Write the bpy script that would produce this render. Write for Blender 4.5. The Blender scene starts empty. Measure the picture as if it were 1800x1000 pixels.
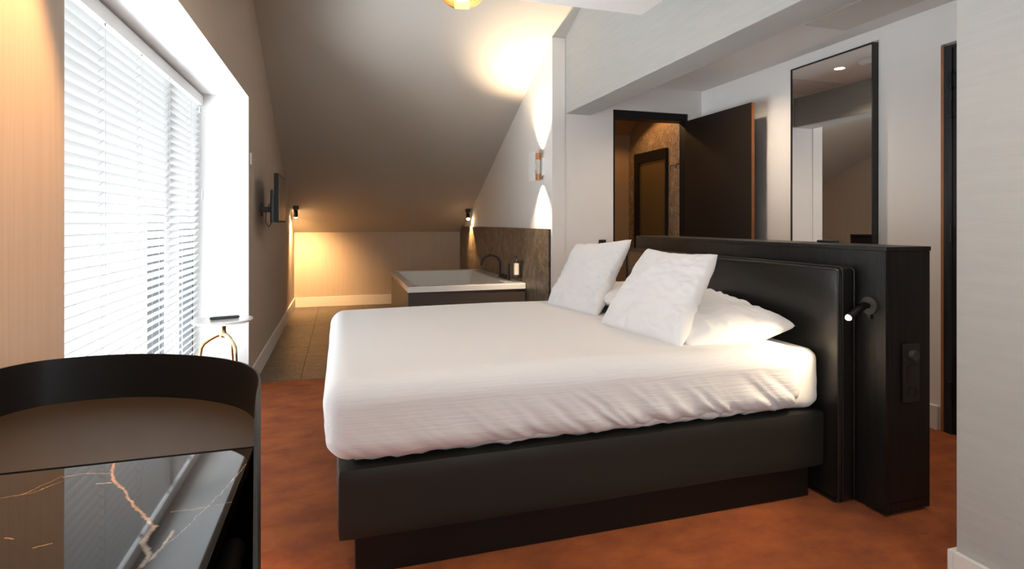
import bpy, bmesh, math, random
from mathutils import Vector, Matrix, noise
random.seed(7)
C = bpy.context.scene.collection
S = bpy.context.scene
PI = math.pi

# ---------------------------------------------------------------- camera
TH = math.atan(302.0 / 985.0)
cam_d = bpy.data.cameras.new('camera'); cam = bpy.data.objects.new('camera', cam_d); C.objects.link(cam)
cam_d.sensor_width = 36; cam_d.lens = 985.0 / 1800 * 36
cam_d.shift_y = -(500 - 391) / 1800.0
cam_d.clip_start = 0.02
cam.location = (0, 0, 1.2); cam.rotation_euler = (PI / 2, 0, -TH)
S.camera = cam

# ---------------------------------------------------------------- world, daylight, exposure
w = bpy.data.worlds.new('World'); S.world = w; w.use_nodes = True
bg = w.node_tree.nodes['Background']; bg.inputs[0].default_value = (0.93, 0.97, 1.0, 1); bg.inputs[1].default_value = 2.0
vs = S.view_settings; vs.view_transform = 'Standard'; vs.look = 'None'; vs.gamma = 1.0; vs.use_curve_mapping = False
vs.exposure = 0.45

def area(name, loc, size, aim, energy, col, portal=False, spread=None):
    d = bpy.data.lights.new(name, 'AREA'); d.shape = 'RECTANGLE'; d.size, d.size_y = size
    d.energy = energy; d.color = col
    if portal: d.cycles.is_portal = True
    if spread: d.spread = spread
    o = bpy.data.objects.new(name, d); C.objects.link(o); o.location = loc
    o.rotation_euler = Vector(aim).to_track_quat('-Z', 'Z').to_euler()
    return o
def spot(name, loc, aim, energy, angle, col, blend=0.5, radius=0.02):
    d = bpy.data.lights.new(name, 'SPOT'); d.energy = energy; d.spot_size = math.radians(angle)
    d.spot_blend = blend; d.color = col; d.shadow_soft_size = radius
    o = bpy.data.objects.new(name, d); C.objects.link(o); o.location = loc
    o.rotation_euler = Vector(aim).to_track_quat('-Z', 'Y').to_euler()
    return o
def point(name, loc, energy, col, radius=0.04):
    d = bpy.data.lights.new(name, 'POINT'); d.energy = energy; d.color = col; d.shadow_soft_size = radius
    o = bpy.data.objects.new(name, d); C.objects.link(o); o.location = loc; return o
WARM = (1.0, 0.55, 0.22); WARM2 = (1.0, 0.80, 0.60); DAY = (0.84, 0.93, 1.0)
# sky coming in through the two windows in the left wall (the tall one in view, a second one behind the camera), plus two added fill lights
area('daylight_window_portal', (-1.06, 2.95, 1.04), (2.7, 2.0), (1, 0, 0), 1, (1, 1, 1), portal=True)
area('added_uplight_outside', (-2.3, 3.3, 0.0), (3.4, 1.8), (1, 0.1, 0.85), 520, DAY)  # added uplight outside the tall window, brightens the sloped ceiling through the slats
area('added_fill_rear_wall', (0.75, -2.1, 1.45), (1.3, 1.3), (0, 1, 0.0), 26, DAY)  # added fill from behind the camera, through the made-up rear wall window
area('daylight_window_rear', (-1.0, -0.45, 1.35), (1.5, 1.45), (1, 0, -0.15), 8, DAY)

# ---------------------------------------------------------------- materials
def mat(name, col, rough=0.6, metal=0.0, bump=None, var=None, spec=None, coat=None, sheen=None, emit=None, trans=None, sss=None):
    m = bpy.data.materials.new(name); m.use_nodes = True; nt = m.node_tree; N = nt.nodes; L = nt.links
    b = N['Principled BSDF']
    c4 = (*col, 1)
    b.inputs['Base Color'].default_value = c4; b.inputs['Roughness'].default_value = rough; b.inputs['Metallic'].default_value = metal
    if spec is not None: b.inputs['Specular IOR Level'].default_value = spec
    if coat: b.inputs['Coat Weight'].default_value = coat; b.inputs['Coat Roughness'].default_value = 0.08
    if sheen: b.inputs['Sheen Weight'].default_value = sheen
    if emit: b.inputs['Emission Color'].default_value = (*emit[0], 1); b.inputs['Emission Strength'].default_value = emit[1]
    if trans: b.inputs['Transmission Weight'].default_value = trans
    tc = N.new('ShaderNodeTexCoord'); geo = N.new('ShaderNodeNewGeometry')
    def coords(scale):
        mp = N.new('ShaderNodeMapping'); L.new(geo.outputs['Position'], mp.inputs[0]); mp.inputs['Scale'].default_value = scale
        return mp.outputs[0]
    if var:   # (scale xyz, colour2, low, high, detail)
        sc, c2, lo, hi, det = var
        n = N.new('ShaderNodeTexNoise'); n.inputs['Scale'].default_value = 1; n.inputs['Detail'].default_value = det; n.inputs['Roughness'].default_value = 0.6
        L.new(coords(sc), n.inputs['Vector'])
        r = N.new('ShaderNodeValToRGB'); r.color_ramp.elements[0].position = lo; r.color_ramp.elements[1].position = hi
        r.color_ramp.elements[0].color = c4; r.color_ramp.elements[1].color = (*c2, 1)
        L.new(n.outputs['Fac'], r.inputs[0]); L.new(r.outputs[0], b.inputs['Base Color'])
    if bump:  # (scale xyz, strength, distance)
        sc, st, di = bump
        n = N.new('ShaderNodeTexNoise'); n.inputs['Scale'].default_value = 1; n.inputs['Detail'].default_value = 3
        L.new(coords(sc), n.inputs['Vector'])
        bp = N.new('ShaderNodeBump'); bp.inputs['Strength'].default_value = st; bp.inputs['Distance'].default_value = di
        L.new(n.outputs['Fac'], bp.inputs['Height']); L.new(bp.outputs[0], b.inputs['Normal'])
    return m

M = {}
M['greige'] = mat('greige_linen_wallpaper', (0.45, 0.385, 0.32), 0.85, bump=((260, 260, 12), 0.25, 0.002), var=((90, 90, 2), (0.49, 0.42, 0.35), 0.35, 0.65, 4))
M['slope'] = mat('greige_ceiling_paint', (0.46, 0.42, 0.37), 0.9)
M['white_wall'] = mat('warm_white_wall', (0.80, 0.775, 0.745), 0.85, bump=((120, 120, 120), 0.05, 0.002))
M['near_wall'] = mat('pale_greige_wallpaper', (0.41, 0.405, 0.38), 0.8, bump=((8, 8, 200), 0.10, 0.001), var=((5, 5, 50), (0.435, 0.43, 0.40), 0.35, 0.65, 4))
M['reveal'] = mat('white_reveal_paint', (0.84, 0.83, 0.81), 0.7)
M['ceiling'] = mat('ceiling_paint', (0.74, 0.70, 0.66), 0.9)
M['skirting'] = mat('white_skirting_paint', (0.76, 0.73, 0.69), 0.5)
M['bath_wall'] = mat('bathroom_brown_wall', (0.30, 0.20, 0.11), 0.7)
M['black'] = mat('satin_black_metal', (0.012, 0.011, 0.010), 0.38)
M['black_matte'] = mat('matte_black_metal', (0.007, 0.0065, 0.0065), 0.5, spec=0.25)
M['white_plastic'] = mat('white_plastic', (0.82, 0.81, 0.79), 0.4)
M['brass'] = mat('polished_brass', (0.83, 0.66, 0.36), 0.16, 1.0)
M['copper'] = mat('copper_metal', (0.55, 0.28, 0.16), 0.35, 1.0)
M['oak'] = mat('orange_oak_edge', (0.42, 0.17, 0.06), 0.5, var=((60, 60, 4), (0.30, 0.115, 0.04), 0.4, 0.6, 4))
M['acrylic'] = mat('white_bath_acrylic', (0.80, 0.77, 0.73), 0.12, coat=0.3)
M['glass_amber'] = mat('amber_glass', (1.0, 0.80, 0.52), 0.03, trans=1.0)
M['lamp_glow'] = mat('lamp_lens_glow', (1, 0.8, 0.5), 0.4, emit=((1.0, 0.70, 0.38), 60))
M['bulb_glow'] = mat('warm_bulb_glow', (1, 0.8, 0.5), 0.4, emit=((1.0, 0.66, 0.30), 25))
M['down_glow'] = mat('downlight_glow', (1, 0.8, 0.5), 0.4, emit=((1.0, 0.78, 0.50), 14))
M['mirror'] = mat('mirror_glass', (0.95, 0.95, 0.94), 0.008, 1.0)
M['frame_dark'] = mat('anthracite_window_frame', (0.025, 0.027, 0.03), 0.4)
M['slat'] = mat('white_blind_slat', (0.80, 0.80, 0.80), 0.45)
def slat_mat():
    m = mat('white_blind_slat', (0.70, 0.70, 0.69), 0.5); nt = m.node_tree; N = nt.nodes; L = nt.links; b = N['Principled BSDF']
    out = [n for n in N if n.type == 'OUTPUT_MATERIAL'][0]; t = N.new('ShaderNodeBsdfTranslucent'); t.inputs[0].default_value = (0.85, 0.86, 0.87, 1)
    mx = N.new('ShaderNodeMixShader'); mx.inputs[0].default_value = 0.10; L.new(b.outputs[0], mx.inputs[1]); L.new(t.outputs[0], mx.inputs[2]); L.new(mx.outputs[0], out.inputs[0]); return m
M['slat_thin'] = slat_mat()
M['cord'] = mat('pale_grey_cord', (0.55, 0.55, 0.54), 0.7)
M['sheet'] = mat('white_cotton_sheet', (0.80, 0.78, 0.76), 0.9, sheen=0.2, bump=((40, 40, 900), 0.22, 0.0015))
M['duvet'] = mat('white_ribbed_duvet', (0.80, 0.79, 0.785), 0.9, sheen=0.1, bump=((4, 140, 140), 0.5, 0.003))
M['pillow'] = mat('white_pillow_cotton', (0.82, 0.82, 0.83), 0.9, sheen=0.2, bump=((250, 250, 250), 0.15, 0.001))
M['leather'] = mat('black_leather', (0.011, 0.010, 0.009), 0.30, spec=0.55, bump=((70, 70, 70), 0.16, 0.002))
M['leather_base'] = mat('charcoal_base_upholstery', (0.016, 0.0155, 0.012), 0.48, bump=((500, 500, 500), 0.35, 0.001), spec=0.35)
M['plinth'] = mat('dark_brown_plinth', (0.010, 0.006, 0.004), 0.5, spec=0.25)
M['grey_rubber'] = mat('charcoal_soft_grip', (0.06, 0.058, 0.055), 0.45)
M['soap_label'] = mat('cream_bottle_label', (0.80, 0.70, 0.60), 0.5)
M['bath_side'] = mat('brown_grey_bath_panel', (0.055, 0.042, 0.033), 0.42)
M['niche'] = mat('olive_bronze_glass', (0.20, 0.15, 0.07), 0.15, metal=0.6)
M['black_plastic'] = mat('black_plastic', (0.022, 0.021, 0.020), 0.3)
M['screen'] = mat('tv_glossy_screen', (0.03, 0.025, 0.02), 0.08, coat=0.5)
M['paint_grille'] = mat('white_perforated_metal', (0.60, 0.55, 0.50), 0.6, bump=((300, 300, 300), 0.5, 0.002))

def wood_black(name, base, light, rough):
    m = mat(name, base, rough, spec=0.35, bump=((160, 160, 6), 0.35, 0.002), var=((45, 45, 2.2), light, 0.45, 0.75, 5)); return m
M['wood'] = wood_black('black_stained_ash', (0.008, 0.0075, 0.007), (0.017, 0.0165, 0.016), 0.42)
M['door_wood'] = wood_black('black_stained_door_ash', (0.020, 0.021, 0.024), (0.038, 0.040, 0.045), 0.42)
M['leaf'] = mat('dark_bronze_door_laminate', (0.014, 0.010, 0.007), 0.36, spec=0.3, bump=((120, 120, 4), 0.15, 0.001))

def carpet():
    m = mat('rust_orange_carpet', (0.46, 0.115, 0.028), 0.95, sheen=0.05)
    nt = m.node_tree; N = nt.nodes; L = nt.links; b = N['Principled BSDF']; geo = N.new('ShaderNodeNewGeometry')
    def nz(sc, det, rg=0.6):
        mp = N.new('ShaderNodeMapping'); mp.inputs['Scale'].default_value = sc; L.new(geo.outputs['Position'], mp.inputs[0])
        n = N.new('ShaderNodeTexNoise'); n.inputs['Scale'].default_value = 1; n.inputs['Detail'].default_value = det; n.inputs['Roughness'].default_value = rg
        L.new(mp.outputs[0], n.inputs['Vector']); return n.outputs['Fac']
    a = nz((5, 8, 5), 5, 0.65); c = nz((170, 170, 170), 3)
    mx = N.new('ShaderNodeMath'); mx.operation = 'MULTIPLY_ADD'; L.new(c, mx.inputs[0]); mx.inputs[1].default_value = 0.25; L.new(a, mx.inputs[2])
    r = N.new('ShaderNodeValToRGB'); e = r.color_ramp.elements; e[0].position = 0.45; e[1].position = 0.78
    e[0].color = (0.25, 0.050, 0.006, 1); e[1].color = (0.42, 0.102, 0.014, 1)
    L.new(mx.outputs[0], r.inputs[0]); L.new(r.outputs[0], b.inputs['Base Color'])
    bp = N.new('ShaderNodeBump'); bp.inputs['Strength'].default_value = 0.7; bp.inputs['Distance'].default_value = 0.006
    L.new(nz((320, 320, 320), 2), bp.inputs['Height']); L.new(bp.outputs[0], b.inputs['Normal'])
    return m
M['carpet'] = carpet()

def stone(name, dark, mid, light, rough, sc=(9, 9, 9), fine=55, stretch=1.0):
    m = mat(name, mid, rough); nt = m.node_tree; N = nt.nodes; L = nt.links; b = N['Principled BSDF']; geo = N.new('ShaderNodeNewGeometry')
    mp = N.new('ShaderNodeMapping'); mp.inputs['Scale'].default_value = sc; L.new(geo.outputs['Position'], mp.inputs[0])
    n = N.new('ShaderNodeTexNoise'); n.inputs['Scale'].default_value = 1; n.inputs['Detail'].default_value = 8; n.inputs['Roughness'].default_value = 0.72; n.inputs['Distortion'].default_value = 0.8
    L.new(mp.outputs[0], n.inputs['Vector'])
    r = N.new('ShaderNodeValToRGB'); e = r.color_ramp.elements; e[0].position = 0.34; e[1].position = 0.70
    e[0].color = (*dark, 1); e[1].color = (*light, 1); k = e.new(0.5); k.color = (*mid, 1)
    L.new(n.outputs['Fac'], r.inputs[0])
    mp2 = N.new('ShaderNodeMapping'); mp2.inputs['Scale'].default_value = (fine, fine, fine * stretch); L.new(geo.outputs['Position'], mp2.inputs[0])
    v = N.new('ShaderNodeTexNoise'); v.inputs['Scale'].default_value = 1; v.inputs['Detail'].default_value = 5; v.inputs['Roughness'].default_value = 0.7; v.inputs['Distortion'].default_value = 1.5
    L.new(mp2.outputs[0], v.inputs['Vector'])
    r2 = N.new('ShaderNodeValToRGB'); e2 = r2.color_ramp.elements; e2[0].position = 0.36; e2[1].position = 0.66
    e2[0].color = (0.35, 0.35, 0.35, 1); e2[1].color = (1.5, 1.45, 1.4, 1)
    L.new(v.outputs['Fac'], r2.inputs[0])
    mx = N.new('ShaderNodeMix'); mx.data_type = 'RGBA'; mx.blend_type = 'MULTIPLY'; mx.inputs[0].default_value = 0.9
    L.new(r.outputs[0], mx.inputs[6]); L.new(r2.outputs[0], mx.inputs[7]); L.new(mx.outputs[2], b.inputs['Base Color'])
    bp = N.new('ShaderNodeBump'); bp.inputs['Strength'].default_value = 0.25; bp.inputs['Distance'].default_value = 0.003
    L.new(v.outputs['Fac'], bp.inputs['Height']); L.new(bp.outputs[0], b.inputs['Normal'])
    return m
M['stone'] = stone('brown_grey_stone_cladding', (0.07, 0.055, 0.04), (0.155, 0.125, 0.092), (0.27, 0.225, 0.17), 0.38, (8, 8, 6), 30, 0.6)
M['bath_stone'] = stone('speckled_brown_stone', (0.16, 0.11, 0.07), (0.26, 0.19, 0.125), (0.42, 0.32, 0.22), 0.45, (9, 9, 9), 45, 0.8)
M['tile'] = stone('dark_taupe_floor_tile', (0.070, 0.056, 0.043), (0.105, 0.085, 0.066), (0.15, 0.125, 0.10), 0.42, (6, 14, 6), 30)
M['grout'] = mat('dark_grout', (0.035, 0.028, 0.022), 0.9)

def marble(name, dark):
    base = (0.012, 0.011, 0.010) if dark else (0.78, 0.76, 0.73)
    m = mat(name, base, 0.055 if dark else 0.15, spec=0.9 if dark else 0.5); nt = m.node_tree; N = nt.nodes; L = nt.links; b = N['Principled BSDF']
    if dark:
        b.inputs['Coat Weight'].default_value = 0.6; b.inputs['Coat Roughness'].default_value = 0.02
    geo = N.new('ShaderNodeNewGeometry')
    def vein(scale, dist, w, rot, off=(0, 0, 0)):
        mp = N.new('ShaderNodeMapping'); mp.inputs['Rotation'].default_value = (0, 0, rot); mp.inputs['Location'].default_value = off; L.new(geo.outputs['Position'], mp.inputs[0])
        n = N.new('ShaderNodeTexNoise'); n.inputs['Scale'].default_value = scale; n.inputs['Detail'].default_value = 7; n.inputs['Roughness'].default_value = 0.62; n.inputs['Distortion'].default_value = dist
        L.new(mp.outputs[0], n.inputs['Vector'])
        s = N.new('ShaderNodeMath'); s.operation = 'SUBTRACT'; L.new(n.outputs['Fac'], s.inputs[0]); s.inputs[1].default_value = 0.5
        a = N.new('ShaderNodeMath'); a.operation = 'ABSOLUTE'; L.new(s.outputs[0], a.inputs[0])
        mr = N.new('ShaderNodeMapRange'); mr.inputs[1].default_value = 0; mr.inputs[2].default_value = w; mr.inputs[3].default_value = 1; mr.inputs[4].default_value = 0
        L.new(a.outputs[0], mr.inputs[0]); return mr.outputs[0]
    v1 = vein(1.9, 0.5, 0.0045 if dark else 0.03, 0.6, (0.31, 0.12, 0)); v2 = vein(6.5, 1.0, 0.003, 2.0, (1.7, 0.4, 0))
    ms = N.new('ShaderNodeTexNoise'); ms.inputs['Scale'].default_value = 5; L.new(geo.outputs['Position'], ms.inputs['Vector'])
    gt = N.new('ShaderNodeMapRange'); gt.inputs[1].default_value = 0.48; gt.inputs[2].default_value = 0.62; L.new(ms.outputs['Fac'], gt.inputs[0])
    mm = N.new('ShaderNodeMath'); mm.operation = 'MULTIPLY'; L.new(v2, mm.inputs[0]); L.new(gt.outputs[0], mm.inputs[1])
    ad = N.new('ShaderNodeMath'); ad.operation = 'MAXIMUM'; L.new(v1, ad.inputs[0]); L.new(mm.outputs[0], ad.inputs[1])
    if not dark:
        sc = N.new('ShaderNodeMath'); sc.operation = 'MULTIPLY'; sc.inputs[1].default_value = 0.25; L.new(ad.outputs[0], sc.inputs[0]); ad = sc
    mx = N.new('ShaderNodeMix'); mx.data_type = 'RGBA'; mx.inputs[6].default_value = (*base, 1)
    mx.inputs[7].default_value = (0.42, 0.33, 0.24, 1) if dark else (0.5, 0.48, 0.46, 1)
    L.new(ad.outputs[0], mx.inputs[0]); L.new(mx.outputs[2], b.inputs['Base Color'])
    return m
def marble_dark():
    m = mat('black_veined_marble', (0.012, 0.011, 0.010), 0.03, spec=0.45); nt = m.node_tree; N = nt.nodes; L = nt.links; b = N['Principled BSDF']
    b.inputs['Coat Roughness'].default_value = 0.02
    geo = N.new('ShaderNodeNewGeometry')
    def vm(op, a, c=None, sc=None):
        n = N.new('ShaderNodeVectorMath'); n.operation = op
        for i, x in enumerate((a, c)):
            if x is None: continue
            if isinstance(x, tuple): n.inputs[i].default_value = x
            else: L.new(x, n.inputs[i])
        if sc is not None: L.new(sc, n.inputs['Scale'])
        return n
    def mt(op, a, c=None, clamp=False):
        n = N.new('ShaderNodeMath'); n.operation = op; n.use_clamp = clamp
        for i, x in enumerate((a, c)):
            if x is None: continue
            if isinstance(x, (int, float)): n.inputs[i].default_value = x
            else: L.new(x, n.inputs[i])
        return n.outputs[0]
    nz = N.new('ShaderNodeTexNoise'); nz.inputs['Scale'].default_value = 26; nz.inputs['Detail'].default_value = 6; nz.inputs['Roughness'].default_value = 0.7
    L.new(geo.outputs['Position'], nz.inputs['Vector'])
    off = vm('SUBTRACT', nz.outputs['Color'], (0.5, 0.5, 0.5)); sc_ = vm('MULTIPLY', off.outputs[0], (0.018, 0.018, 0.0))
    P = vm('ADD', geo.outputs['Position'], sc_.outputs[0]); P = vm('MULTIPLY', P.outputs[0], (1, 1, 0)).outputs[0]
    veins = [([(-0.3638, 0.9182), (-0.3399, 0.9219), (-0.3073, 0.9119)], 0.0012, 0), ([(-0.3157, 0.9472), (-0.3058, 0.9114), (-0.2865, 0.8734), (-0.27, 0.8484), (-0.2508, 0.8113), (-0.2287, 0.7744), (-0.2146, 0.7539), (-0.2012, 0.7369)], 0.0025, 0),
             ([(-0.3678, 0.9249), (-0.3839, 0.8865), (-0.3898, 0.8723)], 0.0008, 0), ([(-0.4134, 0.8718), (-0.379, 0.8753), (-0.3604, 0.903)], 0.0007, 0), ([(-0.1227, 0.9193), (-0.1448, 0.8133), (-0.1679, 0.7268), (-0.1863, 0.6693), (-0.1967, 0.6524)], 0.0008, 1),
             ([(-0.1959, 0.7685), (-0.1653, 0.769), (-0.1313, 0.7732)], 0.0011, 0), ([(-0.2024, 0.7373), (-0.2067, 0.7262), (-0.2065, 0.7026), (-0.1925, 0.6765), (-0.1928, 0.6561)], 0.0045, 1), ([(-0.1833, 0.7191), (-0.1814, 0.7007), (-0.1834, 0.6877), (-0.1893, 0.6651)], 0.003, 1),
             ([(-0.3141, 0.7278), (-0.3057, 0.7297), (-0.3002, 0.7314)], 0.0015, 0), ([(-0.3564, 0.7601), (-0.346, 0.7535)], 0.0015, 0), ([(-0.312, 0.8813), (-0.2929, 0.8788)], 0.0015, 1)]
    acc = [None, None]
    for pl, wd, g in veins:
        for a, c in zip(pl, pl[1:]):
            ba = (c[0] - a[0], c[1] - a[1], 0.0); L2 = ba[0] ** 2 + ba[1] ** 2
            pa = vm('SUBTRACT', P, (a[0], a[1], 0.0)).outputs[0]; d = vm('DOT_PRODUCT', pa, (ba[0] / L2, ba[1] / L2, 0.0)).outputs['Value']
            h = mt('ADD', d, 0.0, True); pr = vm('SCALE', ba, None, h).outputs[0]
            ln = vm('LENGTH', vm('SUBTRACT', pa, pr).outputs[0]).outputs['Value']
            v = mt('DIVIDE', ln, wd); acc[g] = v if acc[g] is None else mt('MINIMUM', acc[g], v)
    brk = N.new('ShaderNodeTexNoise'); brk.inputs['Scale'].default_value = 55; brk.inputs['Detail'].default_value = 4; L.new(geo.outputs['Position'], brk.inputs['Vector'])
    col = None
    for g, cc in ((0, (0.30, 0.20, 0.12, 1)), (1, (0.34, 0.31, 0.28, 1))):
        mr = N.new('ShaderNodeMapRange'); mr.inputs[1].default_value = 0.3; mr.inputs[2].default_value = 1.0; mr.inputs[3].default_value = 1; mr.inputs[4].default_value = 0
        L.new(acc[g], mr.inputs[0]); f = mt('MULTIPLY', mr.outputs[0], mt('MULTIPLY', brk.outputs['Fac'], 1.5, True))
        mx = N.new('ShaderNodeMix'); mx.data_type = 'RGBA'; mx.inputs[7].default_value = cc; L.new(f, mx.inputs[0])
        if col is None: mx.inputs[6].default_value = (0.012, 0.011, 0.010, 1)
        else: L.new(col, mx.inputs[6])
        col = mx.outputs[2]
    L.new(col, b.inputs['Base Color']); return m
M['marble_dark'] = marble_dark()
M['marble_white'] = marble('white_marble', False)

def win_glass():
    m = bpy.data.materials.new('window_glass'); m.use_nodes = True; nt = m.node_tree; N = nt.nodes; L = nt.links
    for n in list(N):
        if n.type != 'OUTPUT_MATERIAL': N.remove(n)
    out = [n for n in N if n.type == 'OUTPUT_MATERIAL'][0]
    t = N.new('ShaderNodeBsdfTransparent'); g = N.new('ShaderNodeBsdfGlossy'); g.inputs['Roughness'].default_value = 0.02
    mx = N.new('ShaderNodeMixShader'); mx.inputs[0].default_value = 0.07
    L.new(t.outputs[0], mx.inputs[1]); L.new(g.outputs[0], mx.inputs[2]); L.new(mx.outputs[0], out.inputs[0]); return m
M['glass'] = win_glass()

# ---------------------------------------------------------------- mesh helpers
def mesh_obj(name, verts, faces, m, parent=None, smooth=False, mi=None):
    me = bpy.data.meshes.new(name); me.from_pydata([tuple(v) for v in verts], [], faces)
    ms = m if isinstance(m, (list, tuple)) else [m]
    for x in ms: me.materials.append(x)
    if mi: 
        for p, i in zip(me.polygons, mi): p.material_index = i
    if smooth:
        for p in me.polygons: p.use_smooth = True
    me.update()
    o = bpy.data.objects.new(name, me); C.objects.link(o)
    if parent is not None:
        o.parent = parent
        o.matrix_parent_inverse = Matrix.Translation(-Vector(parent.location)) if parent.type == 'EMPTY' else Matrix.Identity(4)
    return o
class MB:
    def __init__(s): s.bm = bmesh.new()
    def box(s, x0, x1, y0, y1, z0, z1, bev=0.0, seg=2):
        b = bmesh.new(); r = bmesh.ops.create_cube(b, size=1)
        for v in b.verts: v.co = Vector(((x0 + x1) / 2 + v.co.x * (x1 - x0), (y0 + y1) / 2 + v.co.y * (y1 - y0), (z0 + z1) / 2 + v.co.z * (z1 - z0)))
        if bev: bmesh.ops.bevel(b, geom=list(b.edges), offset=bev, segments=seg, affect='EDGES', profile=0.5)
        s.add(b); return s
    def add(s, b):
        me = bpy.data.meshes.new('t'); b.to_mesh(me); b.free(); s.bm.from_mesh(me); bpy.data.meshes.remove(me)
    def cyl(s, p0, p1, r0, r1=None, seg=24, caps=True):
        r1 = r0 if r1 is None else r1
        p0, p1 = Vector(p0), Vector(p1); d = p1 - p0; b = bmesh.new()
        bmesh.ops.create_cone(b, cap_ends=caps, segments=seg, radius1=r0, radius2=r1, depth=d.length)
        q = d.to_track_quat('Z', 'Y').to_matrix().to_4x4()
        bmesh.ops.transform(b, matrix=Matrix.Translation((p0 + p1) / 2) @ q, verts=b.verts); s.add(b); return s
    def sphere(s, c, r, u=24, v=14, sc=(1, 1, 1)):
        b = bmesh.new(); bmesh.ops.create_uvsphere(b, u_segments=u, v_segments=v, radius=r)
        for x in b.verts: x.co = Vector((c[0] + x.co.x * sc[0], c[1] + x.co.y * sc[1], c[2] + x.co.z * sc[2]))
        s.add(b); return s
    def tube(s, pts, r, seg=12, closed=False):
        pts = [Vector(p) for p in pts]; n = len(pts); rs = r if isinstance(r, (list, tuple)) else [r] * n
        b = bmesh.new(); rings = []; prev = None
        for i, p in enumerate(pts):
            a = pts[(i - 1) % n] if (i > 0 or closed) else p; c = pts[(i + 1) % n] if (i < n - 1 or closed) else p
            t = (c - a).normalized()
            if prev is None: prev = t.orthogonal().normalized()
            prev = (prev - t * prev.dot(t)).normalized(); bi = t.cross(prev)
            rings.append([b.verts.new(p + (prev * math.cos(2 * PI * k / seg) + bi * math.sin(2 * PI * k / seg)) * rs[i]) for k in range(seg)])
        for i in range(n if closed else n - 1):
            A, B = rings[i], rings[(i + 1) % n]
            for k in range(seg): b.faces.new((A[k], A[(k + 1) % seg], B[(k + 1) % seg], B[k]))
        if not closed: b.faces.new(rings[0][::-1]); b.faces.new(rings[-1])
        s.add(b); return s
    def lathe(s, prof, c=(0, 0, 0), seg=32):
        b = bmesh.new(); rings = []
        for r, z in prof:
            if r < 1e-6: rings.append([b.verts.new((c[0], c[1], c[2] + z))])
            else: rings.append([b.verts.new((c[0] + r * math.cos(2 * PI * k / seg), c[1] + r * math.sin(2 * PI * k / seg), c[2] + z)) for k in range(seg)])
        for A, B in zip(rings, rings[1:]):
            for k in range(seg):
                k2 = (k + 1) % seg
                if len(A) == 1 and len(B) > 1: b.faces.new((A[0], B[k], B[k2]))
                elif len(B) == 1 and len(A) > 1: b.faces.new((A[k], A[k2], B[0]))
                elif len(A) > 1: b.faces.new((A[k], A[k2], B[k2], B[k]))
        s.add(b); return s
    def prism(s, poly, axis, a0, a1):
        """extrude a 2-D polygon along axis 'x' (poly in y,z), 'y' (x,z) or 'z' (x,y)"""
        def P(p, a): return {'x': (a, p[0], p[1]), 'y': (p[0], a, p[1]), 'z': (p[0], p[1], a)}[axis]
        b = bmesh.new(); A = [b.verts.new(P(p, a0)) for p in poly]; B = [b.verts.new(P(p, a1)) for p in poly]; n = len(poly)
        b.faces.new(A[::-1]); b.faces.new(B)
        for i in range(n): b.faces.new((A[i], A[(i + 1) % n], B[(i + 1) % n], B[i]))
        bmesh.ops.recalc_face_normals(b, faces=b.faces); s.add(b); return s
    def build(s, name, m, parent=None, smooth=False, angle=40, matfn=None):
        me = bpy.data.meshes.new(name); bmesh.ops.recalc_face_normals(s.bm, faces=s.bm.faces); s.bm.to_mesh(me); s.bm.free()
        for x in (m if isinstance(m, (list, tuple)) else [m]): me.materials.append(x)
        if smooth:
            for p in me.polygons: p.use_smooth = True
            me.set_sharp_from_angle(angle=math.radians(angle))
        if matfn:
            for p in me.polygons: p.material_index = matfn(p)
        o = bpy.data.objects.new(name, me); C.objects.link(o)
        if smooth and angle < 100: wn = o.modifiers.new('weighted_normals', 'WEIGHTED_NORMAL'); wn.keep_sharp = True
        if parent is not None:
            o.parent = parent
            pl = Vector(parent.location) if parent.type == 'EMPTY' else Vector((0, 0, 0))
            o.matrix_parent_inverse = Matrix.Translation(-pl)
        return o
def box(name, m, x0, x1, y0, y1, z0, z1, bev=0.0, parent=None, smooth=None):
    return MB().box(x0, x1, y0, y1, z0, z1, bev).build(name, m, parent, smooth=bool(bev))
def struct(o): o['kind'] = 'structure'; return o
def tag(o, label, cat, group=None):
    o['label'] = label; o['category'] = cat
    if group: o['group'] = group
    return o
def thing(name, loc, label, cat, group=None):
    o = bpy.data.objects.new(name, None); C.objects.link(o); o.location = loc; o.empty_display_size = 0.1
    return tag(o, label, cat, group)

# ---------------------------------------------------------------- the room
XL, XS, XB, XR, YD, YB = -0.62, 1.778, 1.905, 3.31, 4.60, 8.45
def zs(y): return 2.83 - 0.46 * (y - 4.6)
ZT = 3.10; YT = 4.6 - (ZT - 2.83) / 0.46
WY0, WY1, WZ = 1.568, 4.34, 2.088       # tall window reveal
RY0, RY1, RZ0, RZ1 = -1.25, 0.35, 0.55, 2.1  # rear window
XO = -1.02
mb = MB()
mb.box(XO, XL, -1.8, RY0, 0, ZT); mb.box(XO, XL, RY0, RY1, 0, RZ0); mb.box(XO, XL, RY0, RY1, RZ1, ZT); mb.box(XO, XL, RY1, WY0, 0, ZT)
mb.prism([(WY0, WZ), (WY1, WZ), (WY1, zs(WY1)), (YT, ZT), (WY0, ZT)], 'x', XO, XL)
mb.prism([(WY1, 0), (YB + 0.1, 0), (YB + 0.1, zs(YB + 0.1)), (WY1, zs(WY1))], 'x', XO, XL)
struct(mb.build('wall_left', [M['reveal'], M['greige']], matfn=lambda p: 1 if (abs(p.normal.x) > 0.9 and abs(p.center.x - XL) < 0.01) else 0))
struct(MB().prism([(XL, 0), (XS, 0), (XS, zs(YB)), (XL, zs(YB))], 'y', YB, YB + 0.1).build('wall_back', M['greige']))
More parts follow.
